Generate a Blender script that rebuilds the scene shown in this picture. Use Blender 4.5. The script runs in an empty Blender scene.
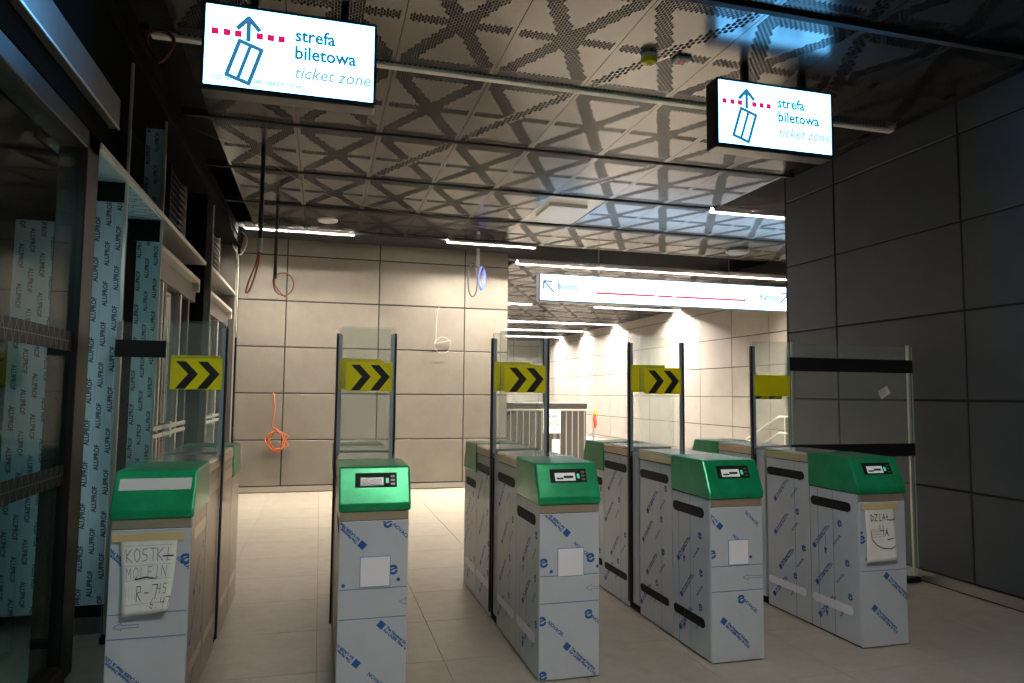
import bpy, bmesh, math, random
from mathutils import Vector, Matrix
random.seed(7)
sc = bpy.context.scene
COL = sc.collection

# ------------------------------------------------------------------ camera
CAM_H = 1.45
f_px, yaw, pitch, roll = 700.9, 0.26564, 0.07468, 0.00918
cd = bpy.data.cameras.new('camera'); cam = bpy.data.objects.new('camera', cd); COL.objects.link(cam)
cd.sensor_width = 36.0; cd.lens = f_px / 1024 * 36.0; cd.clip_start = 0.05; cd.clip_end = 200
fw = Vector((math.sin(yaw)*math.cos(pitch), math.cos(yaw)*math.cos(pitch), math.sin(pitch)))
rt = Vector((math.cos(yaw), -math.sin(yaw), 0)); up = rt.cross(fw)
r2 = rt*math.cos(roll) + up*math.sin(roll); u2 = up*math.cos(roll) - rt*math.sin(roll)
cam.matrix_world = Matrix(((r2.x, u2.x, -fw.x, 0), (r2.y, u2.y, -fw.y, 0), (r2.z, u2.z, -fw.z, CAM_H), (0, 0, 0, 1)))
sc.camera = cam

# ------------------------------------------------------------------ world + view
w = bpy.data.worlds.new('world'); sc.world = w; w.use_nodes = True
w.node_tree.nodes['Background'].inputs[0].default_value = (0.75, 0.87, 1.0, 1)
w.node_tree.nodes['Background'].inputs[1].default_value = 0.02
vs = sc.view_settings
vs.view_transform = 'Standard'; vs.look = 'None'; vs.gamma = 1.0; vs.use_curve_mapping = False
vs.exposure = 0.0

# strengths of the lamps of the place (used by their builders)
E_LED_WALL = 1000.0     # strips in front of the far panelled wall
E_LED_HALL = 2400.0     # strips of the bright hall
E_LED_MID = 850.0      # two strips between the gates and the hall sign
E_LED_NEAR = 460.0      # strips over the near side, behind the viewer
E_SIGN = 12.0
E_SIGN_FAR = 3.4

ZC = 3.70             # ceiling height
XR = 4.64             # near right wall
XL = -1.20            # left front plane
YB = 10.75            # panelled back wall
XH = 9.10             # right wall of the hall
YR_END = 6.21

# ------------------------------------------------------------------ materials
MATS = {}
def mat(name, col, rough=0.5, metal=0.0, emit=None, es=0.0, noise=None, coat=0.0, spec=0.5, bump=0.0, nscale=4.0, rnd=0.0):
    m = bpy.data.materials.new(name); m.use_nodes = True; MATS[name] = m
    nt = m.node_tree; b = nt.nodes['Principled BSDF']
    b.inputs['Base Color'].default_value = (*col, 1); b.inputs['Roughness'].default_value = rough
    b.inputs['Metallic'].default_value = metal; b.inputs['Coat Weight'].default_value = coat
    b.inputs['Specular IOR Level'].default_value = spec
    if emit: b.inputs['Emission Color'].default_value = (*emit, 1); b.inputs['Emission Strength'].default_value = es
    if noise:
        tc = nt.nodes.new('ShaderNodeTexCoord'); n = nt.nodes.new('ShaderNodeTexNoise')
        n.inputs['Scale'].default_value = nscale; n.inputs['Detail'].default_value = 6; n.inputs['Roughness'].default_value = 0.65
        v = tc.outputs['Object']
        oi = nt.nodes.new('ShaderNodeObjectInfo'); ad = nt.nodes.new('ShaderNodeVectorMath'); ad.operation = 'ADD'
        sm = nt.nodes.new('ShaderNodeMath'); sm.operation = 'MULTIPLY'; sm.inputs[1].default_value = 37.0
        nt.links.new(oi.outputs['Random'], sm.inputs[0]); nt.links.new(v, ad.inputs[0]); nt.links.new(sm.outputs[0], ad.inputs[1])
        nt.links.new(ad.outputs[0], n.inputs['Vector'])
        mr = nt.nodes.new('ShaderNodeMapRange'); mr.inputs['From Min'].default_value = 0.3; mr.inputs['From Max'].default_value = 0.7
        mr.inputs['To Min'].default_value = 1-noise; mr.inputs['To Max'].default_value = 1+noise
        nt.links.new(n.outputs['Fac'], mr.inputs['Value'])
        fac = mr.outputs[0]
        if rnd:
            r = nt.nodes.new('ShaderNodeMapRange'); r.inputs['To Min'].default_value = 1-rnd; r.inputs['To Max'].default_value = 1+rnd
            nt.links.new(oi.outputs['Random'], r.inputs['Value'])
            mu = nt.nodes.new('ShaderNodeMath'); mu.operation = 'MULTIPLY'
            nt.links.new(fac, mu.inputs[0]); nt.links.new(r.outputs[0], mu.inputs[1]); fac = mu.outputs[0]
        vm = nt.nodes.new('ShaderNodeVectorMath'); vm.operation = 'SCALE'; vm.inputs[0].default_value = col
        nt.links.new(fac, vm.inputs['Scale']); nt.links.new(vm.outputs[0], b.inputs['Base Color'])
        if bump:
            bp = nt.nodes.new('ShaderNodeBump'); bp.inputs['Strength'].default_value = bump; bp.inputs['Distance'].default_value = 0.01
            nt.links.new(n.outputs['Fac'], bp.inputs['Height']); nt.links.new(bp.outputs[0], b.inputs['Normal'])
    return m

def glass_mat(name, tint, refl=1.0, rough=0.02, haze=0.0, hazecol=(0.6, 0.75, 0.7)):
    m = bpy.data.materials.new(name); m.use_nodes = True; MATS[name] = m
    nt = m.node_tree; nt.nodes.remove(nt.nodes['Principled BSDF']); out = nt.nodes['Material Output']
    t = nt.nodes.new('ShaderNodeBsdfTransparent'); t.inputs[0].default_value = (*tint, 1)
    g = nt.nodes.new('ShaderNodeBsdfGlossy'); g.inputs['Roughness'].default_value = rough; g.inputs[0].default_value = (1, 1, 1, 1)
    ge = nt.nodes.new('ShaderNodeNewGeometry'); dp = nt.nodes.new('ShaderNodeVectorMath'); dp.operation = 'DOT_PRODUCT'
    nt.links.new(ge.outputs['Incoming'], dp.inputs[0]); nt.links.new(ge.outputs['Normal'], dp.inputs[1])
    prev = dp.outputs['Value']
    for op, v in (('ABSOLUTE', None), ('SUBTRACT', 'r'), ('POWER', 5.0), ('MULTIPLY', 0.96), ('ADD', 0.04), ('MULTIPLY', refl)):
        mu = nt.nodes.new('ShaderNodeMath'); mu.operation = op; mu.use_clamp = op == 'MULTIPLY'
        if v == 'r': mu.inputs[0].default_value = 1.0; nt.links.new(prev, mu.inputs[1])
        else:
            nt.links.new(prev, mu.inputs[0])
            if v is not None: mu.inputs[1].default_value = v
        prev = mu.outputs[0]
    base = t.outputs[0]
    if haze:
        d = nt.nodes.new('ShaderNodeBsdfDiffuse'); d.inputs[0].default_value = (*hazecol, 1)
        mh = nt.nodes.new('ShaderNodeMixShader'); mh.inputs[0].default_value = haze
        nt.links.new(base, mh.inputs[1]); nt.links.new(d.outputs[0], mh.inputs[2]); base = mh.outputs[0]
    mx = nt.nodes.new('ShaderNodeMixShader'); nt.links.new(mu.outputs[0], mx.inputs[0])
    nt.links.new(base, mx.inputs[1]); nt.links.new(g.outputs[0], mx.inputs[2]); nt.links.new(mx.outputs[0], out.inputs[0])
    return m

def perforated(name, pw, ph, coarse=None):
    """painted metal tray, holes cut along two diagonals, the middle and both long edges (object space)"""
    m = bpy.data.materials.new(name); m.use_nodes = True; MATS[name] = m
    nt = m.node_tree; b = nt.nodes['Principled BSDF']; out = nt.nodes['Material Output']; L = nt.links.new
    b.inputs['Base Color'].default_value = (0.078, 0.073, 0.067, 1); b.inputs['Metallic'].default_value = 0.8; b.inputs['Specular IOR Level'].default_value = 0.3
    b.inputs['Roughness'].default_value = 0.22
    tc = nt.nodes.new('ShaderNodeTexCoord'); sp = nt.nodes.new('ShaderNodeSeparateXYZ'); L(tc.outputs['Object'], sp.inputs[0])
    def M(op, a, bb=None, c=None):
        n = nt.nodes.new('ShaderNodeMath'); n.operation = op
        for i, v in enumerate((a, bb, c)):
            if v is None: continue
            if isinstance(v, (int, float)): n.inputs[i].default_value = v
            else: L(v, n.inputs[i])
        return n.outputs[0]
    X, Y = sp.outputs['X'], sp.outputs['Y']
    def cells(px, py, hx, hy):
        row = M('FLOOR', M('DIVIDE', X, px))
        odd = M('MODULO', M('ABSOLUTE', row), 2.0)
        yo = M('ADD', Y, M('MULTIPLY', odd, py/2))
        cyi = M('FLOOR', M('DIVIDE', yo, py))
        cx = M('MULTIPLY', M('ADD', row, 0.5), px)
        cy = M('SUBTRACT', M('MULTIPLY', M('ADD', cyi, 0.5), py), M('MULTIPLY', odd, py/2))
        inh = M('MULTIPLY', M('LESS_THAN', M('ABSOLUTE', M('SUBTRACT', X, cx)), hx/2),
                M('LESS_THAN', M('ABSOLUTE', M('SUBTRACT', Y, cy)), hy/2))
        return cx, cy, inh
    cx, cy, hole = cells(0.0175, 0.036, 0.0138, 0.0305)
    ln = math.hypot(pw, ph)
    def diag(cx, cy, s, hw):
        d = M('ABSOLUTE', M('DIVIDE', M('SUBTRACT', M('MULTIPLY', cx, ph*s), M('MULTIPLY', cy, pw)), ln))
        return M('LESS_THAN', d, hw)
    HW = 0.053
    bands = []
    if coarse != 1: bands.append(diag(cx, cy, 1, HW))
    if coarse != -1: bands.append(diag(cx, cy, -1, HW))
    bands.append(M('LESS_THAN', M('ABSOLUTE', cy), 0.045))
    bands.append(M('GREATER_THAN', M('ABSOLUTE', cy), ph/2-0.130))
    acc = bands[0]
    for q in bands[1:]: acc = M('MAXIMUM', acc, q)
    inner = M('MULTIPLY', M('LESS_THAN', M('ABSOLUTE', cx), pw/2-0.016), M('LESS_THAN', M('ABSOLUTE', cy), ph/2-0.028))
    mask = M('MULTIPLY', M('MULTIPLY', acc, hole), inner)
    if coarse:
        kx, ky, kh = cells(0.030, 0.046, 0.023, 0.036)
        km = M('MULTIPLY', M('MULTIPLY', diag(kx, ky, coarse, 0.044), kh), inner)
        clear = M('SUBTRACT', 1.0, diag(X, Y, coarse, 0.060))
        mask = M('MAXIMUM', M('MULTIPLY', mask, clear), km)
    tr = nt.nodes.new('ShaderNodeBsdfTransparent'); mx = nt.nodes.new('ShaderNodeMixShader')
    L(mask, mx.inputs[0]); L(b.outputs[0], mx.inputs[1]); L(tr.outputs[0], mx.inputs[2]); L(mx.outputs[0], out.inputs[0])
    return m

PW, PH = 0.683-0.005, 1.33-0.045      # perforated tray without its joints
perforated('tray_plain', PW, PH); perforated('tray_coarse_a', PW, PH, 1); perforated('tray_coarse_b', PW, PH, -1)
mat('void_black', (0.012, 0.012, 0.013), 0.9)
mat('wall_panel', (0.25, 0.225, 0.195), 0.42, 0.15, noise=0.10, nscale=2.2, rnd=0.05, bump=0.03)
mat('wall_panel_shaded', (0.068, 0.076, 0.092), 0.42, 0.1, noise=0.10, nscale=2.2, rnd=0.05, bump=0.03)  # weakly lit right wall: its shade and blue cast put into the panel colour
mat('black_dead', (0.008, 0.008, 0.008), 1.0, spec=0.02)
mat('joint_black', (0.02, 0.02, 0.02), 0.8)
mat('floor_stone', (0.42, 0.375, 0.31), 0.38, noise=0.10, nscale=9, rnd=0.03)
mat('floor_joint', (0.22, 0.20, 0.17), 0.8)
mat('steel', (0.55, 0.53, 0.50), 0.28, 0.9)
mat('steel_film', (0.58, 0.62, 0.68), 0.34, 0.15, noise=0.04, nscale=5)
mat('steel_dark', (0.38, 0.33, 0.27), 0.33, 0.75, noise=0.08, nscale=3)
mat('steel_top', (0.80, 0.81, 0.81), 0.2, 0.85, noise=0.05, nscale=8)
mat('steel_bare', (0.60, 0.50, 0.38), 0.3, 0.7)
mat('green_film', (0.008, 0.33, 0.125), 0.28, 0.3, noise=0.2, nscale=7, coat=0.15, bump=0.25)
mat('film_blue', (0.015, 0.11, 0.40), 0.5)
mat('film_blue_pale', (0.16, 0.30, 0.52), 0.5)
mat('black_plastic', (0.010, 0.010, 0.011), 0.6, spec=0.2)
mat('black_matte', (0.008, 0.008, 0.009), 0.6, spec=0.2)
mat('black_band', (0.006, 0.007, 0.008), 0.6)
mat('white_film', (0.88, 0.87, 0.93), 0.35)
mat('screen_pale', (0.6, 0.62, 0.6), 0.4, emit=(0.8, 0.85, 0.8), es=0.25)
mat('screen_dark', (0.01, 0.012, 0.012), 0.15)
mat('button_green', (0.05, 0.55, 0.3), 0.4, emit=(0.1, 0.9, 0.5), es=0.4)
mat('tape_grey', (0.62, 0.62, 0.62), 0.4)
mat('tape_yellow', (0.62, 0.50, 0.25), 0.5)
mat('paper', (0.82, 0.82, 0.78), 0.7, noise=0.05, nscale=30)
mat('ink_blue', (0.16, 0.20, 0.40), 0.7)
mat('ink_black', (0.02, 0.02, 0.025), 0.7)
mat('ink_grey', (0.45, 0.45, 0.46), 0.7)
def label_mat(name, col):
    m = bpy.data.materials.new(name); m.use_nodes = True; MATS[name] = m
    nt = m.node_tree; b = nt.nodes['Principled BSDF']; out = nt.nodes['Material Output']
    b.inputs['Base Color'].default_value = (*col, 1); b.inputs['Roughness'].default_value = 0.45
    tl = nt.nodes.new('ShaderNodeBsdfTranslucent'); tl.inputs[0].default_value = (*col, 1)
    mx = nt.nodes.new('ShaderNodeMixShader'); mx.inputs[0].default_value = 0.25
    nt.links.new(b.outputs[0], mx.inputs[1]); nt.links.new(tl.outputs[0], mx.inputs[2]); nt.links.new(mx.outputs[0], out.inputs[0])
label_mat('label_yellow', (0.98, 0.88, 0.005)); label_mat('label_yellow_back', (0.90, 0.82, 0.01))
mat('rubber', (0.012, 0.013, 0.015), 0.45)
mat('alu_strip', (0.42, 0.50, 0.58), 0.35, 0.6)
mat('glass_edge', (0.25, 0.42, 0.38), 0.2)
glass_mat('glass', (0.975, 0.995, 0.985), 0.9, 0.01, haze=0.05, hazecol=(0.75, 0.85, 0.80))
glass_mat('glass_shop', (0.72, 0.84, 0.82), 0.45, 0.01)
glass_mat('glass_dark', (0.35, 0.40, 0.40), 1.2, 0.02)
mat('frame_dark', (0.016, 0.014, 0.013), 0.45, 0.3, spec=0.3)
mat('frame_grey', (0.16, 0.15, 0.14), 0.4, 0.6)
mat('beam_paint', (0.14, 0.14, 0.15), 0.32, 0.4)
mat('alu_bare', (0.66, 0.64, 0.58), 0.35, 0.7)
mat('alu_film', (0.50, 0.74, 0.84), 0.42, noise=0.05, nscale=3)
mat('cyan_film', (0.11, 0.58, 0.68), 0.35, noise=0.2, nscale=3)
mat('film_ink', (0.03, 0.06, 0.12), 0.5)
mat('film_ink_pale', (0.16, 0.30, 0.40), 0.5)
mat('sign_case', (0.02, 0.022, 0.026), 0.35)
mat('sign_face', (0.8, 0.85, 0.9), 0.4, emit=(0.13, 0.50, 1.0), es=E_SIGN)
mat('sign_face_far', (0.8, 0.85, 0.9), 0.4, emit=(0.45, 0.72, 1.0), es=E_SIGN_FAR)
mat('sign_ink', (0.02, 0.07, 0.14), 0.5, emit=(0.05, 0.17, 0.32), es=1.0)
mat('sign_red', (0.5, 0.0, 0.05), 0.5, emit=(0.72, 0.01, 0.12), es=1.0)
mat('sign_pale', (0.4, 0.5, 0.56), 0.5, emit=(0.34, 0.46, 0.54), es=1.0)
mat('sign_far_ink', (0.2, 0.25, 0.27), 0.5, emit=(0.1, 0.13, 0.15), es=1.0)
mat('sign_far_red', (0.6, 0.1, 0.12), 0.5, emit=(0.8, 0.02, 0.06), es=1.0)
mat('led_wall', (0.9, 0.9, 0.9), 0.4, emit=(1.0, 0.90, 0.76), es=E_LED_WALL)
mat('led_hall', (0.9, 0.9, 0.9), 0.4, emit=(1.0, 0.93, 0.86), es=E_LED_HALL)
mat('led_mid', (0.9, 0.9, 0.9), 0.4, emit=(1.0, 0.91, 0.80), es=E_LED_MID)
mat('led_near', (0.9, 0.9, 0.9), 0.4, emit=(1.0, 0.95, 0.88), es=E_LED_NEAR)
mat('led_shop', (0.9, 0.9, 0.9), 0.4, emit=(0.75, 0.95, 1.0), es=14.0)
mat('led_off', (0.80, 0.78, 0.70), 0.35)
mat('lamp_fin', (0.35, 0.34, 0.32), 0.5)
mat('lamp_body', (0.30, 0.30, 0.30), 0.4, 0.5)
mat('conduit', (0.03, 0.033, 0.038), 0.45)
mat('conduit_grey', (0.45, 0.45, 0.45), 0.4)
mat('cable_orange', (0.30, 0.05, 0.012), 0.45)
mat('cable_bright', (0.55, 0.13, 0.03), 0.45)
mat('cable_maroon', (0.12, 0.008, 0.014), 0.5)
mat('cable_dark', (0.10, 0.03, 0.02), 0.5)
mat('cable_white', (0.38, 0.37, 0.34), 0.45)
mat('cable_blue', (0.06, 0.09, 0.32), 0.45)
mat('cable_black', (0.02, 0.02, 0.02), 0.45)
mat('detector_yellow', (0.75, 0.72, 0.02), 0.35)
mat('plastic_white', (0.80, 0.80, 0.78), 0.4)
mat('plastic_red', (0.55, 0.02, 0.02), 0.4)
mat('barrier_white', (0.36, 0.34, 0.30), 0.4, 0.2)
mat('cover_grey', (0.085, 0.078, 0.07), 0.5)
mat('rail_steel', (0.75, 0.70, 0.60), 0.3, 0.6)
mat('red_cloth', (0.75, 0.06, 0.03), 0.6)

# ------------------------------------------------------------------ mesh helpers
class MB:
    def __init__(s): s.v = []; s.f = []; s.mi = []
    def add(s, vs, fs, mi=0):
        o = len(s.v); s.v += [tuple(p) for p in vs]
        for q in fs: s.f.append(tuple(i+o for i in q)); s.mi.append(mi)
        return s
    def box(s, x0, x1, y0, y1, z0, z1, mi=0, side=None):
        vs = [(x0,y0,z0),(x1,y0,z0),(x1,y1,z0),(x0,y1,z0),(x0,y0,z1),(x1,y0,z1),(x1,y1,z1),(x0,y1,z1)]
        fs = [(3,2,1,0),(4,5,6,7),(0,1,5,4),(1,2,6,5),(2,3,7,6),(3,0,4,7)]
        if side is None: s.add(vs, fs, mi)
        else:                                        # thin in y: edge faces take the other slot
            for k, q in enumerate(fs): s.add(vs, [q], mi if k in (2, 4) else side)
        return s
    def cbox(s, x0, x1, y0, y1, z0, z1, c=0.006):
        """box with chamfered edges"""
        bm = bmesh.new(); bmesh.ops.create_cube(bm, size=1)
        for v in bm.verts: v.co = ((x0+x1)/2+v.co.x*(x1-x0), (y0+y1)/2+v.co.y*(y1-y0), (z0+z1)/2+v.co.z*(z1-z0))
        bmesh.ops.bevel(bm, geom=bm.edges[:], offset=c, segments=1, affect='EDGES', profile=0.5)
        bm.verts.index_update(); s.add([v.co for v in bm.verts], [[v.index for v in f.verts] for f in bm.faces]); bm.free(); return s
    def prism(s, pts, axis, a, b):
        """polygon pts (2-D) extruded along axis from a to b; remaining axes keep x<y<z order"""
        def P(p, t):
            return {'X': (t, p[0], p[1]), 'Y': (p[0], t, p[1]), 'Z': (p[0], p[1], t)}[axis]
        n = len(pts); vs = [P(p, a) for p in pts]+[P(p, b) for p in pts]
        fs = [tuple(range(n-1, -1, -1)), tuple(range(n, 2*n))]+[(i, (i+1) % n, n+(i+1) % n, n+i) for i in range(n)]
        return s.add(vs, fs)
    def tube(s, path, r, n=8, closed=False):
        P = [Vector(p) for p in path]; k = len(P); rings = []; prev = None
        for i in range(k):
            if closed: t = P[(i+1) % k]-P[i-1]
            else: t = P[min(i+1, k-1)]-P[max(i-1, 0)]
            t.normalize()
            if prev is None:
                a = Vector((0, 0, 1)) if abs(t.z) < 0.9 else Vector((1, 0, 0))
                nrm = t.cross(a).normalized()
            else:
                nrm = prev-t*prev.dot(t); nrm = nrm.normalized() if nrm.length > 1e-6 else t.orthogonal().normalized()
            prev = nrm; bn = t.cross(nrm)
            rr = r(i/(k-1)) if callable(r) else r
            rings.append([P[i]+(nrm*math.cos(2*math.pi*j/n)+bn*math.sin(2*math.pi*j/n))*rr for j in range(n)])
        vs = [p for rg in rings for p in rg]; fs = []
        for i in range(k if closed else k-1):
            a, b = i*n, ((i+1) % k)*n
            for j in range(n): fs.append((a+j, a+(j+1) % n, b+(j+1) % n, b+j))
        if not closed: fs += [tuple(range(n-1, -1, -1)), tuple(range((k-1)*n, k*n))]
        return s.add(vs, fs)
    def lathe(s, prof, c, n=24):
        vs = []; fs = []
        for r, z in prof:
            for j in range(n): vs.append((c[0]+r*math.cos(2*math.pi*j/n), c[1]+r*math.sin(2*math.pi*j/n), c[2]+z))
        for i in range(len(prof)-1):
            for j in range(n): fs.append((i*n+j, i*n+(j+1) % n, (i+1)*n+(j+1) % n, (i+1)*n+j))
        fs += [tuple(range(n)), tuple(range((len(prof)-1)*n, len(prof)*n))[::-1]]
        return s.add(vs, fs)
    def flat(s, polys, org, U, V, clip=None):
        """2-D polygons laid on the plane org + u*U + v*V, clipped to clip=(u0,u1,v0,v1)"""
        org, U, V = Vector(org), Vector(U), Vector(V)
        for p in polys:
            if clip: p = clip_poly(p, clip)
            if len(p) < 3: continue
            s.add([org+U*a+V*b for a, b in p], [tuple(range(len(p)))])
        return s
    def mesh(s, name, mats, smooth=False):
        me = bpy.data.meshes.new(name); me.from_pydata(s.v, [], s.f)
        for m in (mats if isinstance(mats, (list, tuple)) else [mats]): me.materials.append(MATS[m])
        for p, i in zip(me.polygons, s.mi): p.material_index = i; p.use_smooth = smooth
        me.update(); return me
    def build(s, name, mats, parent=None, smooth=False, loc=None, bevel=0.0):
        return link(name, s.mesh(name, mats, smooth), parent, loc, bevel)

def link(name, me, parent=None, loc=None, bevel=0.0):
    o = bpy.data.objects.new(name, me); COL.objects.link(o)
    if parent: o.parent = parent
    if loc: o.location = loc
    if bevel:
        b = o.modifiers.new('bevel', 'BEVEL'); b.width = bevel; b.segments = 2; b.limit_method = 'ANGLE'
    return o
def tag(o, label=None, cat=None, group=None, kind=None):
    if label: o['label'] = label
    if cat: o['category'] = cat
    if group: o['group'] = group
    if kind: o['kind'] = kind
    return o
def empty(name, loc, label=None, cat=None, group=None, kind=None):
    o = bpy.data.objects.new(name, None); COL.objects.link(o); o.location = loc; o.empty_display_size = 0.1
    return tag(o, label, cat, group, kind)

def clip_poly(p, c):
    u0, u1, v0, v1 = c
    for ax, lim, sg in ((0, u0, 1), (0, u1, -1), (1, v0, 1), (1, v1, -1)):
        o = []
        for i in range(len(p)):
            a, b = p[i], p[(i+1) % len(p)]
            da, db = (a[ax]-lim)*sg, (b[ax]-lim)*sg
            if da >= 0: o.append(a)
            if (da > 0 > db) or (da < 0 < db):
                t = da/(da-db); o.append((a[0]+(b[0]-a[0])*t, a[1]+(b[1]-a[1])*t))
        p = o
        if len(p) < 3: return []
    return p

_txt = {}
def text_polys(t, bold=0.0, shear=0.0):
    """polygons of a word, cap height about 0.7, starting at u=0"""
    k = (t, bold, shear)
    if k not in _txt:
        cu = bpy.data.curves.new('t', 'FONT'); cu.body = t; cu.size = 1.0; cu.resolution_u = 2; cu.offset = bold; cu.shear = shear
        ob = bpy.data.objects.new('t', cu); COL.objects.link(ob)
        dg = bpy.context.evaluated_depsgraph_get(); me = bpy.data.meshes.new_from_object(ob.evaluated_get(dg))
        _txt[k] = [[(me.vertices[i].co.x, me.vertices[i].co.y) for i in p.vertices] for p in me.polygons]
        bpy.data.objects.remove(ob); bpy.data.curves.remove(cu); bpy.data.meshes.remove(me)
    return _txt[k]
def xf(polys, s=1.0, rot=0.0, at=(0, 0), sx=1.0):
    c, n = math.cos(rot), math.sin(rot)
    return [[(at[0]+s*(sx*a*c-b*n), at[1]+s*(sx*a*n+b*c)) for a, b in p] for p in polys]
def text_w(t, bold=0.0, shear=0.0): return max(a for p in text_polys(t, bold, shear) for a, b in p)
def fit(t, u, v, width, height=None, rot=0.0, bold=0.0, shear=0.0):
    """text placed at (u, v), scaled to the width (and cap height)"""
    P = text_polys(t, bold, shear); s = width/text_w(t, bold, shear)
    sx = 1.0
    if height: sx = (width/text_w(t, bold, shear))/(height/0.73); s = height/0.73
    return xf(P, s, rot, (u, v), sx)
def stroke(pts, wd):
    out = []
    for (a, b), (c, d) in zip(pts[:-1], pts[1:]):
        l = math.hypot(c-a, d-b) or 1; nx, ny = -(d-b)/l*wd/2, (c-a)/l*wd/2
        ex, ey = (c-a)/l*wd*0.3, (d-b)/l*wd*0.3
        out.append([(a+nx-ex, b+ny-ey), (a-nx-ex, b-ny-ey), (c-nx+ex, d-ny+ey), (c+nx+ex, d+ny+ey)])
    return out
def rect(u0, u1, v0, v1): return [(u0, v0), (u1, v0), (u1, v1), (u0, v1)]
def ringarc(c, r0, r1, a0, a1, n=10):
    P = []
    for i in range(n):
        t0 = a0+(a1-a0)*i/n; t1 = a0+(a1-a0)*(i+1)/n
        P.append([(c[0]+r0*math.cos(t0), c[1]+r0*math.sin(t0)), (c[0]+r1*math.cos(t0), c[1]+r1*math.sin(t0)),
                  (c[0]+r1*math.cos(t1), c[1]+r1*math.sin(t1)), (c[0]+r0*math.cos(t1), c[1]+r0*math.sin(t1))])
    return P
def disc(c, r, n=14): return [[(c[0]+r*math.cos(2*math.pi*i/n), c[1]+r*math.sin(2*math.pi*i/n)) for i in range(n)]]

# ================================================================== SETTING
# ---- floor with stone slabs
fl = MB().box(-6.2, 12.2, -3, 31, -0.30, -0.012).build('floor', 'floor_joint'); tag(fl, kind='structure')
TS = 0.67
tile_me = MB().cbox(-TS/2+0.0012, TS/2-0.0012, -TS/2+0.0012, TS/2-0.0012, -0.012, 0.0, 0.0012).mesh('floor_slab', 'floor_stone')
far = MB()
for i in range(-3, 15):
    for j in range(-3, 46):
        x = 0.02+TS*(i+0.5); y = 5.23-8*TS+TS*(j+0.5)
        if x < -1.8 or x > 9.4 or y > 30: continue
        if x > 5.0 and y < 5.6: continue
        if y < 11.0 and not (x < -1.0 and y > 11): link('floor_slab', tile_me, fl, (x, y, 0))
        elif x > 2.5: far.box(x-TS/2+.0012, x+TS/2-.0012, y-TS/2+.0012, y+TS/2-.0012, -.012, 0)
o = far.build('floor_slabs_beyond', 'floor_stone', fl); tag(o, kind='stuff')

# ---- panelled walls
ROWS = [0.095, 0.755, 1.43, 2.105, 2.785, 3.46, ZC+0.02]
def panel_wall(name, axis, at, face, cuts, back, g=0.009, rows=ROWS, pm='wall_panel'):
    """axis 'Y': wall facing -Y at y=at, cuts in X. axis 'X': wall facing -X at x=at, cuts in Y."""
    lo, hi = cuts[0], cuts[-1]
    b = MB()
    if axis == 'Y': b.box(lo, hi, at+0.012, at+back, 0, ZC+0.6)
    else: b.box(at+0.012, at+back, lo, hi, 0, ZC+0.6)
    wobj = b.build(name, 'joint_black'); tag(wobj, kind='structure')
    cache = {}
    for a, c in zip(cuts[:-1], cuts[1:]):
        for z0, z1 in zip(rows[:-1], rows[1:]):
            L, H = round(c-a, 3), round(z1-z0, 3)
            if (L, H) not in cache:
                m = MB()
                if axis == 'Y': m.cbox(-L/2+g, L/2-g, 0, 0.0115, -H/2+g, H/2-g, 0.003)
                else: m.cbox(0, 0.0115, -L/2+g, L/2-g, -H/2+g, H/2-g, 0.003)
                cache[(L, H)] = m.mesh('wall_panel', pm)
            loc = ((a+c)/2, at, (z0+z1)/2) if axis == 'Y' else (at, (a+c)/2, (z0+z1)/2)
            link('wall_panel', cache[(L, H)], wobj, loc)
    return wobj
wb = panel_wall('wall_back', 'Y', YB, -1, [-1.19, -0.52, 0.825, 2.15, 2.855], 0.6)
wr = panel_wall('wall_right', 'X', XR, -1, [-2.56, -1.22, 0.12, 1.46, 2.805, 4.15, 5.495, 6.21], 0.5, pm='wall_panel_shaded')
hc = [6.2+1.345*k for k in range(0, 18)]
wh = panel_wall('wall_hall', 'X', XH, -1, [14.2+1.40*k-8.4 for k in range(0, 17)], 0.4)
we = panel_wall('wall_end', 'Y', 28.4, -1, [2.6, 3.9, 5.2, 6.5, 7.8, 9.1], 0.3)
# dark cheek of the right wall where it ends, back of the wall block
o = MB().box(XR, XR+0.5, YR_END, YR_END+0.012, 0, ZC+0.02).build('end_cheek', 'joint_black', wr)
o = MB().box(2.843, 2.855, YB+0.6, 28.4, 0, ZC+0.5).build('wall_passage', 'wall_panel'); tag(o, kind='structure')
# skirtings
tag(MB().box(XR-0.004, XR+0.012, -2.5, YR_END, 0.012, 0.088).build('baseboard_right', 'steel'), kind='structure')
tag(MB().box(-1.19, 2.855, YB-0.004, YB+0.012, 0.012, 0.088).build('baseboard_back', 'steel'), kind='structure')
tag(MB().box(XH-0.004, XH+0.012, 5.8, 28, 0.012, 0.088).build('baseboard_hall', 'steel'), kind='structure')

# ---- ceiling: dark void above, perforated trays below
ce = MB().box(-6.2, 12.2, -3, 31, 4.55, 4.70).build('ceiling', 'void_black'); tag(ce, kind='structure')
JX0, DX, GY0, DY = 0.427, 0.683, 10.05, 1.33
def tray(name, m):
    a, b, h = PW/2, PH/2, 0.035
    t = MB(); t.add([(-a,-b,0),(a,-b,0),(a,b,0),(-a,b,0),(-a,-b,h),(a,-b,h),(a,b,h),(-a,b,h)],
                    [(3,2,1,0),(0,1,5,4),(1,2,6,5),(2,3,7,6),(3,0,4,7)])
    return t.mesh(name, m)
T0, TA, TB = tray('ceiling_panel', 'tray_plain'), tray('ceiling_panel', 'tray_coarse_a'), tray('ceiling_panel', 'tray_coarse_b')
COARSE_B = {(2, -5), (1, -4), (0, -3), (3, -3), (2, -2), (5, -5), (6, -4)}     # descending diagonal, by column and row
COARSE_A = {(4, -5), (5, -4), (6, -3), (7, -2), (8, -1), (3, -6)}
MISSING = {(7, -3), (6, -3), (3, -2)}
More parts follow.
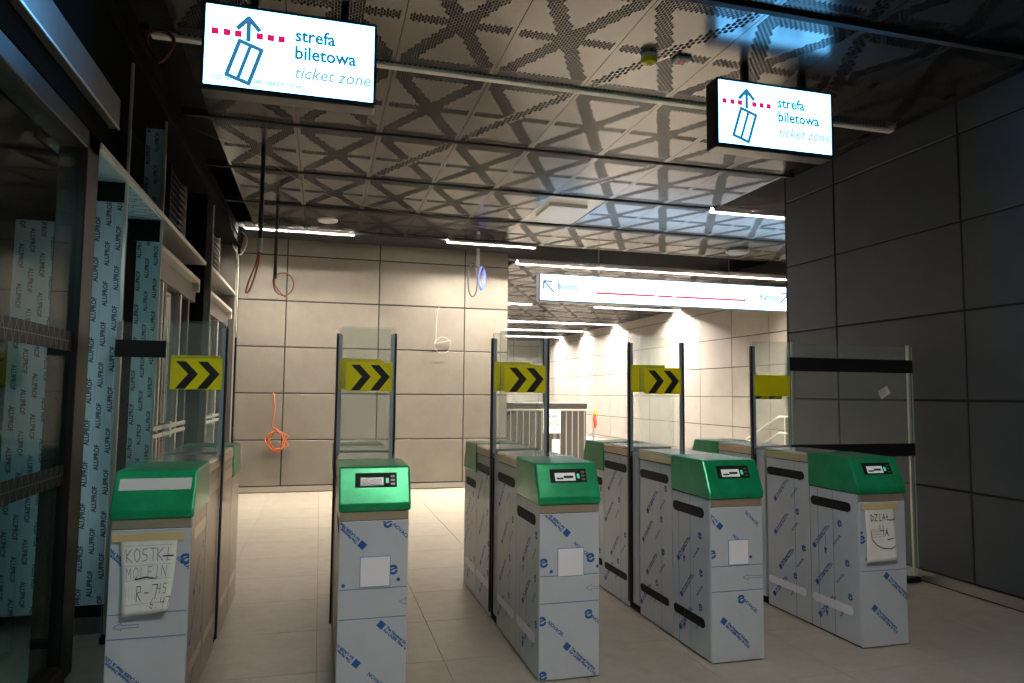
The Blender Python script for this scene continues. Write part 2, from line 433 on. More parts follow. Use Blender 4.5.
for r in range(-9, 14):
    for c in range(-3, 13):
        x = JX0+DX*(c+0.5); y = GY0+DY*(r+0.5)
        if x < -1.15 or x > XH-0.1 or y > 28.2: continue
        if y < YR_END and x > XR: continue
        if y > GY0+0.1 and x < 2.9: continue
        if r == 0: continue                                           # open bay with the void showing
        if (c, r) in MISSING: continue
        me = TA if (c, r) in COARSE_A else TB if (c, r) in COARSE_B else T0
        link('ceiling_panel', me, ce, (x, y, ZC))
tag(MB().box(-1.2, 2.9, GY0+0.05, YB+0.012, ZC, ZC+0.04).build('trim_1', 'void_black'), kind='structure')
# carrier rails running over the joints
for r in range(-9, 14):
    y = GY0+DY*r
    if y > 28: continue
    x0, x1 = (-1.2, XR-0.01) if y < YR_END else ((-1.2, XH-0.01) if y < GY0+0.1 else (2.9, XH-0.01))
    low = r in (-8, -6, -5, -3, -1) or (r == -2)
    MB().box(x0, x1 if r != -2 else 4.48, y-0.020, y+0.020, (ZC-0.024 if r <= -5 else ZC-0.010) if low else ZC+0.012, ZC+0.05).build('ceiling_rail', 'void_black', ce)

# plain plaster panel in the opened bay, with an access hatch frame
cx3, cy3 = JX0+DX*3.5, GY0-DY*1.5
MB().box(cx3-PW/2, cx3+PW/2, cy3-PH/2, cy3+PH/2, ZC+0.010, ZC+0.03).build('ceiling_panel', 'plastic_white', ce)

# ---- LED strips in the joints
def strip(x0, x1, y, m, label, z=ZC, wd=0.07, group=None, fin=0.034):
    t = empty('ceiling_light', ((x0+x1)/2, y, z), label, 'light', group); L = (x1-x0)/2
    MB().box(-L, L, -wd/2-0.006, wd/2+0.006, 0.012, 0.05).build('housing', 'lamp_body', t)
    if fin:                                                      # deep reflector walls cut the light off sideways
        for e in (-1, 1): MB().box(-L, L, *sorted((e*(wd/2+0.001), e*(wd/2+0.006))), -fin, 0.0115).build('reflector', 'lamp_fin', t)
        MB().box(-L+0.004, L-0.004, -wd/2, wd/2, 0.004, 0.0115).build('diffuser', m, t)
    else: MB().cbox(-L+0.004, L-0.004, -wd/2, wd/2, -0.02, 0.0115, 0.008).build('diffuser', m, t)
    return t
strip(-1.06, 0.40, 10.03, 'led_wall', 'lit light strip at the ceiling edge over the orange cables on the back wall')
strip(1.74, 3.10, 10.07, 'led_wall', 'lit light strip at the ceiling edge over the blue cable on the back wall')
strip(-1.10, 4.60, 4.73, 'led_off', 'unlit pale light strip running across the ceiling behind the two hanging signs', wd=0.066, fin=0)
strip(4.50, 6.30, 7.41, 'led_mid', 'short lit light strip beside the dark right wall corner, right of the hatch')
strip(3.15, 8.90, 11.30, 'led_mid', 'long lit light strip just above the wide white hall sign', z=ZC-0.02)
HL = [(16.7, 4.40, 5.05), (16.7, 6.75, 9.02), (20.75, 5.0, 9.02), (23.4, 6.0, 9.02), (26.1, 6.4, 9.02)]
HN = ['short lit light strip left end of the hall ceiling below the hall sign', 'lit light strip ending at the hall wall, first one under the hall sign',
      'lit light strip ending at the hall wall, second one under the hall sign', 'lit light strip ending at the hall wall, third one under the hall sign',
      'lit light strip ending at the hall wall, farthest of the row']
for (y, a, b), n in zip(HL, HN): strip(a, b, y, 'led_hall', n, group='light strips of the hall', fin=0.014)
strip(0.35, 1.9, 0.74, 'led_near', 'lit light strip on the near ceiling behind the viewer', fin=0.007)
hx = MB().box(2.55, 3.02, 7.72, 8.28, ZC-0.035, ZC+0.009).build('access_hatch', 'plastic_white'); tag(hx, 'white square access hatch standing proud of the bare ceiling bay', 'hatch')

# ================================================================== LEFT SHOPFRONT WALL
wl = MB().box(-1.95, -1.85, -2.5, YB+0.6, 0, 4.5).build('wall_left', 'void_black'); tag(wl, kind='structure')
def S(name, m, x0, x1, y0, y1, z0, z1, c=0.0, parent=None):
    b = MB()
    if c: b.cbox(x0, x1, y0, y1, z0, z1, c)
    else: b.box(x0, x1, y0, y1, z0, z1)
    return b.build(name, m, parent or wl)
# film print: rows of a slanted pattern of one word
def film_print(name, org, U, V, w_, h_, flip, parent, size=0.036, poly=None):
    a, b = MB(), MB()
    word = 'ALUPROF'; tw = text_w(word, 0.03)
    k = 0; L = size*tw
    du = 0.058; rot = math.pi/2*(1 if not flip else -1)
    n = int(w_/du)+2
    for i in range(-1, n):
        vv = -L+((i*0.10) % 0.25)
        while vv < h_:
            u = 0.02+i*du
            o_ = (u+size*0.36, vv) if not flip else (u-size*0.36+0.02, vv+L)
            a.flat(xf(text_polys(word, 0.03), size*1.08, rot, o_, 1/1.08), org, U, V, (0.004, w_-0.004, 0.004, h_-0.004))
            b.flat([rect(u+0.002+du/2, u+0.0035+du/2, vv+0.02, vv+0.02+L*0.6)], org, U, V, (0.004, w_-0.004, 0.004, h_-0.004))
            vv += 0.25
    a.build(name, 'film_ink', parent)['kind'] = 'stuff'; b.build(name, 'film_ink_pale', parent)['kind'] = 'stuff'

# nearest glazed bay
S('glazing_post', 'frame_dark', -1.33, -1.195, 4.00, 4.19, 0, 2.80, 0.006)
S('glazing_header', 'frame_dark', -1.33, -1.195, -1.5, 4.19, 2.70, 2.80, 0.006)
S('glazing_cill', 'frame_dark', -1.28, -1.17, -1.5, 4.00, 0, 0.10, 0.006)
S('header_board', 'black_dead', -1.45, -1.19, -1.5, 4.30, 2.80, 3.50)
bm_ = S('door_operator_beam', 'beam_paint', -1.32, -1.145, -1.5, 4.34, 2.93, 3.105, 0.006)
S('beam_lip', 'alu_bare', -1.15, -1.143, -1.5, 4.34, 2.925, 2.937)
win = MB().box(-1.236, -1.224, -1.5, 4.0, 0.10, 2.70).build('window_1', 'glass_shop'); tag(win, kind='structure')
for z0, z1 in ((1.645, 1.745), (0.98, 1.08)):
    S('marking_band', 'black_band', -1.2235, -1.2225, -1.5, 4.0, z0, z1, parent=win)
    lat = MB(); y = -0.2
    P = []
    while y < 3.99:
        P += stroke([(y, z0), (y+0.035, z1)], 0.004)+stroke([(y+0.035, z1), (y+0.07, z0)], 0.004); y += 0.07
    P += [rect(-1.5, 3.99, (z0+z1)/2-0.002, (z0+z1)/2+0.002)]
    lat.flat(P, (-1.2220, 0, 0), (0, 1, 0), (0, 0, 1)); lat.build('lattice_print', 'frame_grey', win)['kind'] = 'stuff'

# film wrapped jambs and soffits of the two open bays
def jamb(y, x0, x1, z0, z1, flip=False):
    j = S('film_jamb', 'alu_film', x0, x1, y, y+0.03, z0, z1)
    film_print('film_print', (x0, y-0.0012, z0), (1, 0, 0), (0, 0, 1), x1-x0, z1-z0, flip, wl)
jamb(4.80, -1.435, -1.205, 0.17, 2.62)
S('jamb_cap', 'black_matte', -1.42, -1.205, 4.80, 4.83, 2.62, 2.76)
S('jamb_foot', 'black_matte', -1.42, -1.205, 4.80, 4.83, 0.10, 0.17)
S('jamb_foot', 'frame_grey', -1.42, -1.205, 4.80, 4.83, 0.0, 0.10)
jamb(5.80, -1.372, -1.212, 0.10, 2.58)
S('jamb_cap', 'black_matte', -1.42, -1.205, 5.80, 5.83, 2.58, 2.76)
jamb(5.80, -1.345, -1.215, 2.83, 3.46)
jamb(4.92, -1.845, -1.475, 0.10, 2.50, True)
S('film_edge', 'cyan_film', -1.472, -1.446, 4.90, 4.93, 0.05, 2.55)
S('cyan_back', 'cyan_film', -1.455, -1.44, 4.84, 5.80, 0.0, 2.76)
S('cyan_back', 'cyan_film', -1.84, -1.83, -1.0, 3.6, 0.0, 2.62)  # cyan sheet added in place of the teal glow inside this bay
so = S('film_soffit', 'alu_film', -1.43, -1.20, 4.20, 4.79, 2.745, 2.76)
so = S('film_soffit', 'alu_film', -1.43, -1.20, 4.81, 5.79, 2.745, 2.76)
film_print('film_print', (-1.205, 4.82, 2.7438), (0, 1, 0), (-1, 0, 0), 0.96, 0.22, False, wl)
# bright steel ledge and upright angles
S('ledge', 'alu_bare', -1.45, -1.19, 4.20, 7.85, 2.762, 2.80, 0.003)
S('ledge', 'alu_bare', -1.45, -1.19, 8.30, 10.55, 2.80, 2.84, 0.003)
for y in (4.79, 5.79, 8.30):
    S('edge_angle', 'alu_bare', -1.212, -1.196, y-0.008, y+0.008, 0.0, 3.55)
S('pier', 'black_dead', -1.50, -1.205, 7.86, 8.28, 0, 3.60)
S('upper_back', 'black_dead', -1.52, -1.50, 4.20, 10.6, 2.80, 3.60)
S('cornice', 'black_dead', -1.55, -1.165, -1.5, YB, 3.52, 3.72, 0.008)
S('cornice_lip', 'black_dead', -1.165, -1.150, -1.5, YB, 3.60, 3.72)
S('end_panel', 'frame_grey', -1.50, -1.205, 10.52, 10.70, 0, 3.52)
S('edge_angle', 'alu_bare', -1.205, -1.19, 10.56, 10.575, 0, 3.2)
# louvres
def louvre(y0, y1, z0, z1):
    S('louvre_frame', 'frame_dark', -1.36, -1.30, y0-0.03, y0, z0, z1); S('louvre_frame', 'alu_bare', -1.36, -1.30, y1, y1+0.015, z0, z1)
    n = int((z1-z0)/0.058)
    me = MB().prism([(-1.35, 0.0), (-1.30, -0.03), (-1.30, -0.022), (-1.35, 0.008)], 'Y', y0, y1).mesh('louvre_slat', 'frame_grey')
    for i in range(n): link('louvre_slat', me, wl, (0, 0, z0+0.035+i*0.058))
louvre(5.86, 6.30, 2.83, 3.42); louvre(6.55, 7.25, 2.83, 3.42); louvre(8.55, 9.60, 2.87, 3.42)
# glazed bays behind the gates: lintels, mullions, dark glass, push rails
for (a, b, n) in ((5.84, 7.84, 2), (8.33, 10.50, 3)):
    S('lintel_bar', 'alu_bare', -1.30, -1.20, a, b-0.25, 2.53, 2.57, 0.003)
    S('lintel_bracket', 'alu_bare', -1.26, -1.20, b-0.30, b-0.25, 2.44, 2.57, 0.003)
    S('lintel', 'frame_grey', -1.38, -1.28, a, b, 2.36, 2.53)
    wn = MB().box(-1.345, -1.335, a, b, 0.05, 2.36).build('window_%d' % n, 'glass_dark'); tag(wn, kind='structure')
    k = 0
    for y in (a+0.06, a+0.52, a+0.62, a+1.30, b-0.30):
        S('mullion', 'alu_bare' if k % 2 else 'frame_grey', -1.37, -1.29, y, y+0.05, 0, 2.36, 0.004, wn); k += 1
    for z in (1.07, 1.13):
        S('push_rail', 'alu_bare', -1.285, -1.255, a+0.05, b-0.40, z, z+0.035, 0.006, wn)
    S('rail_clamp', 'alu_bare', -1.29, -1.25, a+0.85, a+0.92, 1.05, 1.185, 0.005, wn)
    S('interior_back', 'void_black', -1.75, -1.74, a, b, 0, 2.5)

# ================================================================== TICKET GATES
GL = [-0.870, 0.107, 1.102, 2.083, 3.060]; GW = 0.327; GY = 4.445
GNAME = ['ticket gate nearest the shopfront wall, handwritten sheet hanging on its front',
         'ticket gate with black blank display, standing alone between two open lanes',
         'middle ticket gate with pale card display and dark brown side slots',
         'ticket gate with brightest lime green head, black slots along its side',
         'ticket gate beside the dark right wall, crumpled sheet taped to its front']
HB = GW/2
def novacel_logo(c, r):
    return (ringarc(c, r*0.5, r, 0.5, 3.0)+ringarc(c, r*0.5, r, 3.64, 6.14)
            + stroke([(c[0]-r*0.75, c[1]-r*0.25), (c[0], c[1]+r*0.15), (c[0]+r*0.75, c[1]+r*0.25)], r*0.32))
def laser_text(c, rot, s=0.0195):
    q = s*1.7
    P = xf([rect(-q, 0, -q*0.55, q*0.45)], 1, rot, c)
    P += xf(xf(text_polys('The Novacel Solution', 0.045), s, 0, (s*0.5, 0.001)), 1, rot, c)
    P += xf(xf(text_polys('for LASER Fiber & CO2', 0.045), s, 0, (s*0.5, -s*0.85)), 1, rot, c)
    return P
def name_text(c, rot, s=0.024): return xf(text_polys('NOVACEL', 0.03), s, rot, c)
def arrow_out(u, v, l, wd=0.003):
    """outlined arrow pointing to -u"""
    h = 0.016; p = [(u, v), (u+0.032, v+h), (u+0.032, v+h*0.38), (u+l, v+h*0.38), (u+l, v-h*0.38), (u+0.032, v-h*0.38), (u+0.032, v-h), (u, v)]
    return stroke(p, wd)
R45 = math.radians(-42); R138 = math.radians(138)
FRONT = [
 dict(lines=(0.47, 0.365), arrow=(-0.135, 0.42, 0.10), laser=[(-0.02, 0.155, R138), (-0.075, 0.66, R138)], logo=[(0.145, 0.70), (0.07, 0.03)], name=[(0.105, 0.70, R45)], patch=None),
 dict(lines=(0.515, 0.377), arrow=(0.125, 0.448, 0.10), laser=[(-0.070, 0.733, R138), (0.055, 0.335, R45), (-0.085, 0.185, R138)], logo=[(0.092, 0.60), (0.062, 0.823)], name=[(0.085, 0.81, R45), (-0.02, 0.12, R45)], patch=(-0.062, 0.076, 0.528, 0.665), star=[(-0.14, 0.537), (0.118, 0.553)]),
 dict(lines=(0.520, 0.384), arrow=(0.09, 0.452, 0.12), laser=[(-0.03, 0.747, R138), (0.0, 0.157, R45)], logo=[(-0.140, 0.590), (0.115, 0.605), (-0.148, 0.30), (0.105, 0.32), (-0.142, 0.03)], name=[(-0.12, 0.29, R45), (0.12, 0.30, R45), (0.02, 0.68, R45)], patch=(-0.063, 0.074, 0.520, 0.657), star=[(-0.10, 0.545), (0.155, 0.56)]),
 dict(lines=(0.515, 0.380), arrow=(0.035, 0.452, 0.16), laser=[(-0.12, 0.745, R138), (-0.075, 0.215, R45)], logo=[(0.022, 0.335), (-0.155, 0.585)], name=[(0.035, 0.325, R45), (0.05, 0.80, R45), (-0.03, 0.68, R45)], patch=(-0.052, 0.068, 0.525, 0.655), star=[(0.085, 0.56)]),
 dict(lines=(0.435,), arrow=None, laser=[(-0.06, 0.215, R45), (0.03, 0.395, R45)], logo=[(-0.15, 0.62)], name=[(-0.13, 0.50, 0)], patch=None, star=[(-0.15, 0.66)]),
]
def head_profile(sgn):
    p = [(-0.972, 0.880), (-0.976, 0.912), (-0.897, 1.088), (-0.530, 1.092), (-0.530, 0.884)]
    return [(a*sgn, b) for a, b in p]
def slope(u, v, out=0.0):
    """point on the slanted head front: u across (gate x), v from 0 (lower edge) to 1 (upper edge)"""
    a, b = Vector((0, -0.976, 0.912)), Vector((0, -0.897, 1.088)); n = Vector((0, -(b.z-a.z), (b.y-a.y))).normalized()
    q = a.lerp(b, v)+n*out; return (u, q.y, q.z)
def slab(mb, u0, u1, v0, v1, o0, o1):
    vs = [slope(u0, v0, o0), slope(u1, v0, o0), slope(u1, v1, o0), slope(u0, v1, o0), slope(u0, v0, o1), slope(u1, v0, o1), slope(u1, v1, o1), slope(u0, v1, o1)]
    mb.add(vs, [(3,2,1,0),(4,5,6,7),(0,1,5,4),(1,2,6,5),(2,3,7,6),(3,0,4,7)]); return mb
def stadium(y0, y1, z0, z1, n=5):
    r = (z1-z0)/2; zc = (z0+z1)/2; P = []
    for i in range(n+1): t = -math.pi/2+math.pi*i/n; P.append((y1-r+r*math.cos(t), zc+r*math.sin(t)))
    for i in range(n+1): t = math.pi/2+math.pi*i/n; P.append((y0+r+r*math.cos(t), zc+r*math.sin(t)))
    return P
# shared meshes of the gate parts
G = {}
G['plinth'] = MB().box(-0.152, 0.152, -0.945, 0.945, 0.0, 0.030).mesh('plinth', 'black_matte')
G['core'] = MB().box(-0.1555, 0.1555, -0.955, -0.084, 0.030, 0.878).box(-0.1555, 0.1555, 0.084, 0.955, 0.030, 0.878).box(-0.1555, 0.1555, -0.528, -0.084, 0.879, 1.015).box(-0.1555, 0.1555, 0.084, 0.528, 0.879, 1.015).mesh('core', 'joint_black')
G['front'] = {s: MB().cbox(-HB, HB, *sorted((-0.965*s, -0.956*s)), 0.006, 0.836, 0.003).mesh('front_panel', 'steel_film') for s in (1, -1)}
G['strip'] = {s: MB().cbox(-HB+0.002, HB-0.002, *sorted((-0.966*s, -0.956*s)), 0.839, 0.878, 0.002).mesh('trim_strip', 'steel_bare') for s in (1, -1)}
G['head'] = {s: MB().prism(head_profile(s), 'X', -0.172, 0.172).mesh('head_cover', 'green_film') for s in (1, -1)}
G['top'] = {s: MB().cbox(-0.165, 0.165, *sorted((-0.528*s, -0.078*s)), 1.024, 1.088, 0.006).mesh('top_cover', 'steel_top') for s in (1, -1)}
G['band'] = {(s, e): MB().box(*sorted((0.1652*e, 0.1668*e)), *sorted((-0.528*s, -0.080*s)), 1.026, 1.070).mesh('edge_band', 'steel_bare') for s in (1, -1) for e in (1, -1)}
PANELS = [(-0.953, -0.535, 0.010, 0.878), (-0.527, -0.086, 0.010, 1.020), (0.086, 0.527, 0.010, 1.020), (0.535, 0.953, 0.010, 0.878)]
SLOTS_UP = [(-0.90, -0.545, 0.764, 0.822), (-0.487, -0.092, 0.905, 0.960), (0.122, 0.520, 0.905, 0.962), (0.560, 0.905, 0.764, 0.822)]
SLOTS_LO = [(-0.90, -0.545, 0.165, 0.218), (-0.487, -0.092, 0.165, 0.214), (0.122, 0.520, 0.165, 0.214), (0.560, 0.905, 0.165, 0.218)]
G['panel'] = {}; G['slot'] = {}
for e in (1, -1):
    for k, (a, b, c, d) in enumerate(PANELS):
        for m in ('steel_film', 'steel_dark'): G['panel'][(e, k, m)] = MB().cbox(*sorted((0.1565*e, HB*e)), a, b, c, d, 0.002).mesh('side_panel', m)
    for tier, SL in (('u', SLOTS_UP), ('l', SLOTS_LO)):
        for k, q in enumerate(SL):
            for m in ('black_plastic', 'white_film', 'steel_bare'):
                G['slot'][(e, tier, k, m)] = MB().prism(stadium(*q), 'X', *sorted(((HB-0.001)*e, (HB+0.0015)*e))).mesh('slot_cover', m)
G['fill'] = MB().cbox(-0.155, 0.155, -0.046, 0.046, 0.045, 1.06, 0.003).mesh('leaf_pocket', 'steel_film')

def side_print(t, e, k, seed):
    a, b, c, d = PANELS[k]; rn = random.Random(seed)
    mb = MB(); X = (HB+0.0012)*e; U = (0, -1, 0) if e < 0 else (0, 1, 0)
    W, H = b-a, d-c; org = (X, b if e < 0 else a, c)
    cl = (0.004, W-0.004, 0.004, H-0.004); P = []
    sl = []
    for (q0, q1, z0, z1) in (SLOTS_UP[k], SLOTS_LO[k]): sl.append((z0-c, z1-c))
    def free(v): return all(not (z0-0.03 < v < z1+0.03) for z0, z1 in sl)
    r1 = math.radians(48)
    v = 0.10
    while v < H-0.15:
        u = rn.uniform(0.03, 0.16)
        P += xf(laser_text((0, 0), 0, 0.018), 1, r1, (u, v))
        P += novacel_logo((min(W-0.04, u+0.20+rn.uniform(0, 0.06)), v+0.16), 0.020)
        P += name_text((min(W-0.10, u+0.17), v+0.02), r1, 0.02)
        v += rn.uniform(0.19, 0.24)
    mb.flat(P, org, U, (0, 0, 1), cl); mb.build('film_print', 'film_blue', t)['kind'] = 'stuff'
    ln = MB(); q = []
    for uu in ((0.075, 0.21) if k in (0, 3) else (0.30,)): q.append(rect(uu, uu+0.003, 0, H))
    if k in (0, 3):
        for vv in (0.50, 0.12):
            uu = 0.14; q += [rect(uu-0.002, uu+0.002, vv, vv+0.09), [(uu-0.013, vv+0.005), (uu, vv-0.035), (uu+0.013, vv+0.005)]]
    ln.flat(q, (X+0.0003*e, org[1], org[2]), U, (0, 0, 1), cl); ln.build('film_line', 'film_blue', t)['kind'] = 'stuff'

def leaf(t, y, lead, label_u, label_z, chev, z_top=1.852, plain_front=False):
    """sliding glass leaf: lead -1 = black edge on the left, +1 on the right"""
    x0, x1 = (-0.166, 0.150) if lead < 0 else (-0.150, 0.166)
    g = MB().box(x0, x1, y-0.005, y+0.005, 1.062, z_top, 0, 1).build('glass_leaf', ['glass', 'glass_edge'], t)
    e0, e1 = (x0-0.014, x0-0.001) if lead < 0 else (x1+0.001, x1+0.014)
    MB().cbox(e0, e1, y-0.014, y+0.014, 0.05, 1.818, 0.003).build('rubber_edge', 'rubber', g)
    s0, s1 = (x0+0.0, x0+0.022) if lead < 0 else (x1-0.022, x1)
    MB().box(s0, s1, y-0.0085, y-0.0055, 1.065, 1.815).build('edge_profile', 'alu_strip', g)
    u0, u1 = label_u; z0, z1 = label_z
    MB().box(u0, u1, y-0.0105, y-0.009, z0, z1).build('label', 'label_yellow', g)
    if chev:
        w_, h_ = u1-u0, z1-z0
        for k in (0.16, 0.58):
            a = u0+w_*k-w_*0.06; q = w_*0.19
            p = [(a, z1-h_*0.10), (a+q, z1-h_*0.10), (a+q+w_*0.24, (z0+z1)/2), (a+q, z0+h_*0.02), (a, z0+h_*0.02), (a+w_*0.24, (z0+z1)/2)]
            mb = MB(); mb.flat([[p[0], p[1], p[2], p[5]], [p[5], p[2], p[3], p[4]]], (0, y-0.0112, 0), (1, 0, 0), (0, 0, 1))
            mb.build('chevron', 'black_band', g)
    return g

for gi, gx in enumerate(GL):
    t = empty('ticket_gate', (gx+HB, GY, 0), GNAME[gi], 'ticket gate', 'row of ticket gates')
    link('plinth', G['plinth'], t); link('core', G['core'], t); link('leaf_pocket', G['fill'], t)
    for s in (1, -1):
        link('front_panel', G['front'][s], t); link('trim_strip', G['strip'][s], t)
        link('head_cover', G['head'][s], t, bevel=0.010); link('top_cover', G['top'][s], t)
        for e in (1, -1): link('edge_band', G['band'][(s, e)], t)
    for e in (1, -1):
        for k in range(4):
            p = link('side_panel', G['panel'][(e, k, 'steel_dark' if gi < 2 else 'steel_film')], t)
            um = 'black_plastic' if gi in (3, 4) else 'steel_bare' if gi == 0 else 'black_plastic'
            lm = 'black_plastic' if gi == 3 else 'steel_bare' if gi < 2 else 'white_film'
            link('slot_cover', G['slot'][(e, 'u', k, um)], p); link('slot_cover', G['slot'][(e, 'l', k, lm)], p)
            if (e < 0 and gi >= 2) or (e > 0 and gi == 0 and k < 1): side_print(p, e, k, gi*10+k)
    # print of the protective film on the front
    F = FRONT[gi]; yf = -0.9662; cl = (-HB+0.004, HB-0.004, 0.012, 0.832)
    P = []
    for c in F['logo']: P += novacel_logo(c, 0.024)
    for u, v, r in F['laser']: P += laser_text((u, v), r)
    for u, v, r in F['name']: P += name_text((u, v), r)
    for c in F.get('star', []): P += disc(c, 0.009)
    mb = MB(); mb.flat(P, (0, yf, 0), (1, 0, 0), (0, 0, 1), cl); mb.build('film_print', 'film_blue', t)['kind'] = 'stuff'
    mb = MB(); q = [rect(-HB, HB, z, z+0.005) for z in F['lines']]
    if F['arrow']: q += arrow_out(*F['arrow'])
    mb.flat(q, (0, yf-0.0004, 0), (1, 0, 0), (0, 0, 1), cl); mb.build('film_line', 'film_blue_pale', t)['kind'] = 'stuff'
    if F['patch']:
        a, b, c, d = F['patch']
        MB().box(a-0.003, b+0.003, -0.968, -0.9652, c-0.003, d+0.003).build('patch_rim', 'film_blue_pale', t)
        MB().box(a, b, -0.9695, -0.968, c, d).build('reader_patch', 'white_film', t)
    # reader on the slanted head
    if gi == 0:
        slab(MB(), -0.148, 0.150, 0.52, 0.80, 0.0005, 0.002).build('grey_tape', 'tape_grey', t)
    else:
        rp = slab(MB(), -0.095, 0.105, 0.45, 0.82, -0.002, 0.003).build('reader_panel', 'black_plastic', t)
        if gi == 1:
            slab(MB(), -0.070, 0.042, 0.49, 0.70, 0.0031, 0.0042).build('screen_rim', 'plastic_white', rp)
            slab(MB(), -0.066, 0.038, 0.505, 0.685, 0.0043, 0.0052).build('screen', 'screen_dark', rp)
        else:
            slab(MB(), -0.070, 0.042, 0.49, 0.71, 0.0031, 0.0044).build('screen', 'screen_pale', rp)
            slab(MB(), -0.062, -0.025, 0.53, 0.58, 0.0045, 0.0049).build('screen_mark', 'ink_black', rp)
            slab(MB(), -0.022, 0.030, 0.56, 0.63, 0.0045, 0.0049).build('screen_mark', 'ink_black', rp)
        slab(MB(), 0.052, 0.066, 0.55, 0.68, 0.0031, 0.0046).build('button', 'button_green', rp)
        for q in (0.50, 0.60, 0.70): slab(MB(), 0.076, 0.096, q, q+0.05, 0.0031, 0.0042).build('key', 'frame_grey', rp)
    # sliding glass leaves
    if gi <= 3: leaf(t, -0.064, 1, (-0.122, 0.154), (1.459, 1.637), True)
    if 1 <= gi <= 3: leaf(t, 0.064, -1, (-0.158, 0.10), (1.470, 1.662), False)
    if gi == 0:
        g = MB().box(-0.166, 0.15, 0.059, 0.069, 1.062, 1.85, 0, 1).build('fixed_pane', ['glass', 'glass_edge'], t)
        MB().box(-0.145, 0.13, 0.0575, 0.0585, 1.472, 1.660).build('label', 'label_yellow_back', g)
    if gi == 4:
        leaf(t, 0.064, -1, (-0.155, 0.147), (1.450, 1.607), False)
        g = MB().box(-0.150, 0.160, 0.112, 0.122, 1.095, 1.852, 0, 1).build('fixed_pane', ['glass', 'glass_edge'], t)
        MB().box(-0.135, 0.120, 0.1095, 0.1110, 1.428, 1.590).build('label', 'label_yellow', g)
        for q in (-0.075, 0.045):
            MB().flat([[(q-0.05, 1.43), (q, 1.43), (q+0.06, 1.509), (q+0.01, 1.509)], [(q+0.01, 1.509), (q+0.06, 1.509), (q, 1.588), (q-0.05, 1.588)]], (0, 0.1088, 0), (1, 0, 0), (0, 0, 1)).build('chevron', 'black_band', g)

# fixed glass screens closing the row at both walls
def screen(name, x0, x1, y, label, bands, posts, z0=0.04):
    t = empty(name, ((x0+x1)/2, y, 0), label, 'glass screen'); h = (x1-x0)/2
    p = MB().box(-h, h, -0.006, 0.006, z0, 1.855, 0, 1).build('pane', ['glass', 'glass_edge'], t)
    for a, b in bands: MB().box(-h, h, -0.0085, -0.0065, a, b).build('black_band', 'black_band', t)
    for q in posts: MB().cbox(q-(x0+x1)/2-0.010, q-(x0+x1)/2+0.010, 0.008, 0.030, 0.0, 1.87, 0.003).build('post', 'alu_bare', t)
    MB().cbox(-h, h, -0.03, 0.03, 0.0, z0, 0.004).build('floor_channel', 'black_matte', t)
    return t
ts = screen('glass_screen', 3.44, 4.61, 4.62, 'clear glass screen with black bands between last gate and right wall', [(1.645, 1.75), (0.985, 1.085)], [3.50, 4.59])
st = MB(); c, s_ = math.cos(0.5), math.sin(0.5)
st.add([(0.30+a*c-b*s_, yy, 1.49+a*s_+b*c) for yy in (-0.0095, -0.0068) for a, b in ((-0.05, -0.035), (0.05, -0.035), (0.05, 0.035), (-0.05, 0.035))],
       [(3,2,1,0),(4,5,6,7),(0,1,5,4),(1,2,6,5),(2,3,7,6),(3,0,4,7)])
k = st.build('sticker', 'paper', ts)
MB().flat([xf([rect(-0.03, 0.02, 0.005+0.01*i, 0.009+0.01*i)], 1, 0.5, (0.30, 1.49))[0] for i in (-2, -1, 0, 1)], (0, -0.0102, 0), (1, 0, 0), (0, 0, 1)).build('sticker_print', 'ink_grey', k)
screen('glass_screen', -1.18, -0.90, 4.62, 'narrow glass screen with black band between first gate and shopfront', [(1.648, 1.75)], [-1.16])

# ================================================================== PAPER SHEETS
def sheet(name, xc, wd, ztop, ht, y0, label, sag, strokes, inks, taper=0.0):
    def Sf(u, v, off=0.0):            # u 0..1 across, v 0..1 downwards
        k = 1-taper*v
        x = xc+(u-0.5)*wd*k+0.006*math.sin(3*v)
        y = y0-0.003-0.018*v*v*sag-0.004*math.sin(u*5+v*4)*v-off
        z = ztop-v*ht+0.008*(u-0.5)*v*2
        return (x, y, z)
    t = empty(name, (xc, y0, ztop-ht), label, 'paper sheet'); ox, oy, oz = t.location
    loc = lambda p: (p[0]-ox, p[1]-oy, p[2]-oz)
    n, m = 10, 14; vs = []; fs = []
    for off in (0.0, -0.0008):
        for j in range(m+1):
            for i in range(n+1): vs.append(loc(Sf(i/n, j/m, off)))
    K = (n+1)*(m+1)
    for j in range(m):
        for i in range(n):
            a = j*(n+1)+i; fs += [(a, a+n+1, a+n+2, a+1), (K+a, K+a+1, K+a+n+2, K+a+n+1)]
    rim = [i for i in range(n+1)]+[j*(n+1)+n for j in range(1, m+1)]+[m*(n+1)+i for i in range(n-1, -1, -1)]+[j*(n+1) for j in range(m-1, 0, -1)]
    for a, b in zip(rim, rim[1:]+rim[:1]): fs.append((a, b, K+b, K+a))
    MB().add(vs, fs).build('sheet', 'paper', t, smooth=True)
    for st_, ink, wdt in strokes:
        mb = MB(); fine = []
        for line in st_:
            pts = []
            for (a, b), (c, d) in zip(line[:-1], line[1:]):
                for q in range(4): pts.append((a+(c-a)*q/4, b+(d-b)*q/4))
            pts.append(line[-1]); fine += stroke(pts, wdt)
        for p in fine: mb.add([loc(Sf(a, b, 0.0016)) for a, b in p], [tuple(range(len(p)))])
        mb.build('handwriting', ink, t)['kind'] = 'stuff'
    MB().box(-wd*0.62, wd*0.62, -0.0062, -0.0035, ht-0.012, ht+0.022).build('tape', 'tape_yellow', t)
    return t
